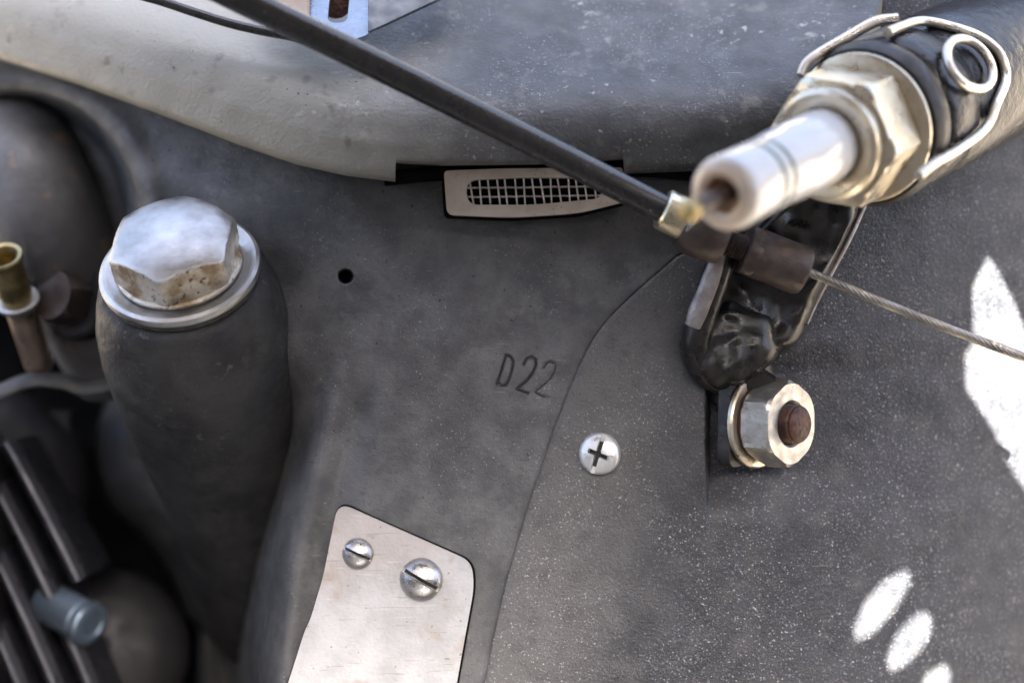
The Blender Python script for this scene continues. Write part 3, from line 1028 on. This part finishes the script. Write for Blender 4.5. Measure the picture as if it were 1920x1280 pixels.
# round black housings
rh1 = Thing('round_housing', 'black round housing in deep shade behind the cooling fins', 'housing', P(-25, 905, -560), axis=(0.12, 0.12, 0.97), group='black round housings at the lower left')
rh1.o['label'] = 'larger black round housing in deep shade below the steel strap'
rh1.part('drum', lathe([(120, -200), (205, -200), (216, -180), (216, -80), (206, -44), (180, -16), (140, 2), (90, 12), (0.001, 16)], 64), MAT['dark_part'])
rh2 = Thing('round_housing', 'smaller black round housing behind the blue fitting at the bottom left', 'housing', P(205, 1215, -600), axis=(0.25, 0.2, 0.94), group='black round housings at the lower left')
rh2.part('drum', lathe([(80, -200), (170, -200), (182, -180), (182, -70), (172, -34), (146, -6), (110, 10), (60, 18), (0.001, 20)], 64), MAT['dark_part'])

# cooling fins
fb = Thing('finned_block', 'black cooling fins with worn edges running down the bottom left corner', 'cooling fins', P(0, 1150, -420))
fd = (P(152, 1280, -400) - P(7, 980, -400)).normalized()
fn = Vector((0, 0, 1)).cross(fd).normalized()
fn = -fn if fn.x < 0 else fn
for k in range(8):
    c = P(152 + 71 - 66.5 * k, 1280, -400)
    if k == 0:
        a, b = c - fd * 560, c - fd * 232
    else:
        a, b = c - fd * 640, c + fd * 130
    w2 = 17
    V, F, crest = [], [], []
    L_ = (b - a).length
    nseg = 14
    for q in range(nseg + 1):
        t = q / nseg
        along = (a.lerp(b, t) - (c - fd * 250)).length / 390
        p = a.lerp(b, t) + fn * 16 * (1 - min(along * along, 4))
        for z, ww in ((-230, w2), (-12, w2), (0, 4.5)):
            V.append(p - fn * ww + Vector((0, 0, z)))
            V.append(p + fn * ww + Vector((0, 0, z)))
        crest.append(p + Vector((0, 0, -1)))
    for q in range(nseg):
        o_, n_ = q * 6, q * 6 + 6
        for i, j in ((0, 2), (2, 4), (4, 5), (5, 3), (3, 1), (1, 0)):
            F.append((o_ + i, o_ + j, n_ + j, n_ + i))
    for o_ in (0, nseg * 6):
        F += [(o_, o_ + 1, o_ + 3, o_ + 2), (o_ + 2, o_ + 3, o_ + 5, o_ + 4)]
    fin = fb.part('fin', (V, F), MAT['fin'], local=False, sharp=30)
    fb.part('worn_edge', tube(crest, 4.2, 8), MAT['fin_edge'], parent=fin, local=False)  # pale crest stands in for light along the fin edge
cb = P(-40, 1150, -640)
fb.part('head_block', join(box(-1900, -1080, -1500, -220, -900, 260), box(-1079, 40, -1500, -750, -300, 0), box(-1079, 900, -1500, -895, -1095, -301), box(-1079, 40, -1500, -700, 1, 480)), MAT['dark_part'], local=False)  # unseen boxes added left and below to block light from the ground
fb.part('barrel', box(-520, 90, -420, 420, -260, -215), MAT['dark_part'])


def blue_fit(px, py, h, label):
    t = Thing('blue_fitting', label, 'pipe fitting', P(px, py, h), axis=(0.80, -0.27, 0.53), group='pale blue fittings beside the fins')
    v, f = lathe([(26, -110), (43, -108), (45, -100), (45, 6), (41, 10), (41, 16), (47, 20), (48, 30), (43, 36), (30, 38), (26, 34), (0.5, 33)], 48)
    t.part('fitting_body', (v, f), MAT['blue_alloy'], sharp=30)


blue_fit(150, 1160, -400, 'pale blue round fitting sticking out to the right of the cooling fins')
blue_fit(-58, 850, -420, 'pale blue fitting cut off by the left edge above the fins')

# ------------------------------------------------------------------ top bracket
tb = Thing('slotted_bracket', 'galvanised bracket with a round ended slot, cut off by the top edge', 'bracket', P(632, 10, 40))
TBH = 60
fr = rounded([(572, -120), (692, -120), (692, 58), (648, 80), (572, 52)], [2, 2, 14, 10, 6])
sl_ = rounded([(610, -60), (648, -60), (648, 26), (610, 26)], 19)
mt = Matrix.Translation(loc(tb, 632, 78, TBH)) @ Matrix.Rotation(RAD(-38), 4, 'X') @ Matrix.Translation(-loc(tb, 632, 78, TBH))
fpv = xf(plate(xy(tb, fr, TBH), [xy(tb, sl_, TBH)], TBH - 52, TBH - 40), mt)
bevel(tb.part('slotted_face', fpv, MAT['blue_bracket']), 2.5, 3)
lf_ = [P(574, 54, 56), P(500, 24, 20), P(496, -130, -90), P(574, -120, -40)]
lf2 = [p + Vector((6, 4, -12)) for p in lf_]
bevel(tb.part('cream_flange', (lf_ + lf2, [(0, 1, 2, 3), (7, 6, 5, 4), (0, 4, 5, 1), (1, 5, 6, 2), (2, 6, 7, 3), (3, 7, 4, 0)]), MAT['cream_paint'], local=False,
              label='cream painted flange at the left of the bracket'), 2)
ra_ = [P(690, 60, 52), P(720, 46, 20), P(850, -14, -40), P(850, -130, -120), P(690, -120, -30)]
ra2 = [p + Vector((0, -2, -14)) for p in ra_]
n5 = 5
bevel(tb.part('right_arm', (ra_ + ra2, [tuple(range(5)), tuple(range(9, 4, -1))] + [(i, i + 5, (i + 1) % 5 + 5, (i + 1) % 5) for i in range(5)]), MAT['arm_steel'], local=False), 2)
tb.part('slot_bolt', xf(lathe([(20, 0), (30, 0), (30, 10), (0.001, 14)], 28), Matrix.Translation(loc(tb, 630, 6, -40))), MAT['rust'])

# second cable lying on the housing
sc2 = Thing('thin_cable', 'thin black cable lying on the pale housing rim below the cable sleeve', 'cable', P(400, 40, 60))
tp = [P(240, -14, 0), P(300, 2, 10), P(360, 22, 20), P(430, 44, 30), P(490, 58, 40), P(560, 72, 50), P(650, 104, 70)]
sc2.part('cable_cover', tube(catmull(tp, 8), 9, 14), MAT['tube'], local=False)

# ------------------------------------------------------------------ unseen sheet added overhead to shade the engine; the sun comes through its openings
ZP = 0.24 / U
Sv = MC.inverted() @ SUN


def to_sheet(px, py):
    p = P(px, py, float(h_right(px, py)))
    wpt = MC @ p
    t = (ZP - wpt.z) / SUN.z
    q = wpt + SUN * t
    return (q.x, q.y)


patches = [
    [(1852, 482), (1872, 510), (1902, 570), (1922, 620), (1960, 700), (2060, 760), (2060, 960), (1960, 960), (1920, 915), (1890, 868), (1860, 800), (1828, 752),
     (1812, 730), (1810, 668), (1826, 640), (1824, 540)],
    [(1704, 1068), (1708, 1092), (1680, 1140), (1640, 1184), (1606, 1202), (1602, 1180), (1622, 1130), (1660, 1088)],
    [(1738, 1146), (1749, 1170), (1738, 1204), (1700, 1244), (1670, 1258), (1664, 1230), (1684, 1186), (1716, 1154)],
    [(1772, 1244), (1784, 1268), (1770, 1310), (1730, 1350), (1706, 1350), (1712, 1316), (1740, 1264)],
]
holes = []
for pt in patches:
    h = [to_sheet(*p) for p in rounded(pt, 6, 3)]
    holes.append(h)
sx0, sx1, sy0, sy1 = -0.26 / U, 0.32 / U, -0.130 / U, 0.085 / U
outer = rounded([(sx0, sy0), (sx1, sy0), (sx1, sy1), (sx0, sy1)], 200)
structure('body_panel', plate(outer, holes, ZP, ZP + 8), MAT['sheet'], world=True)
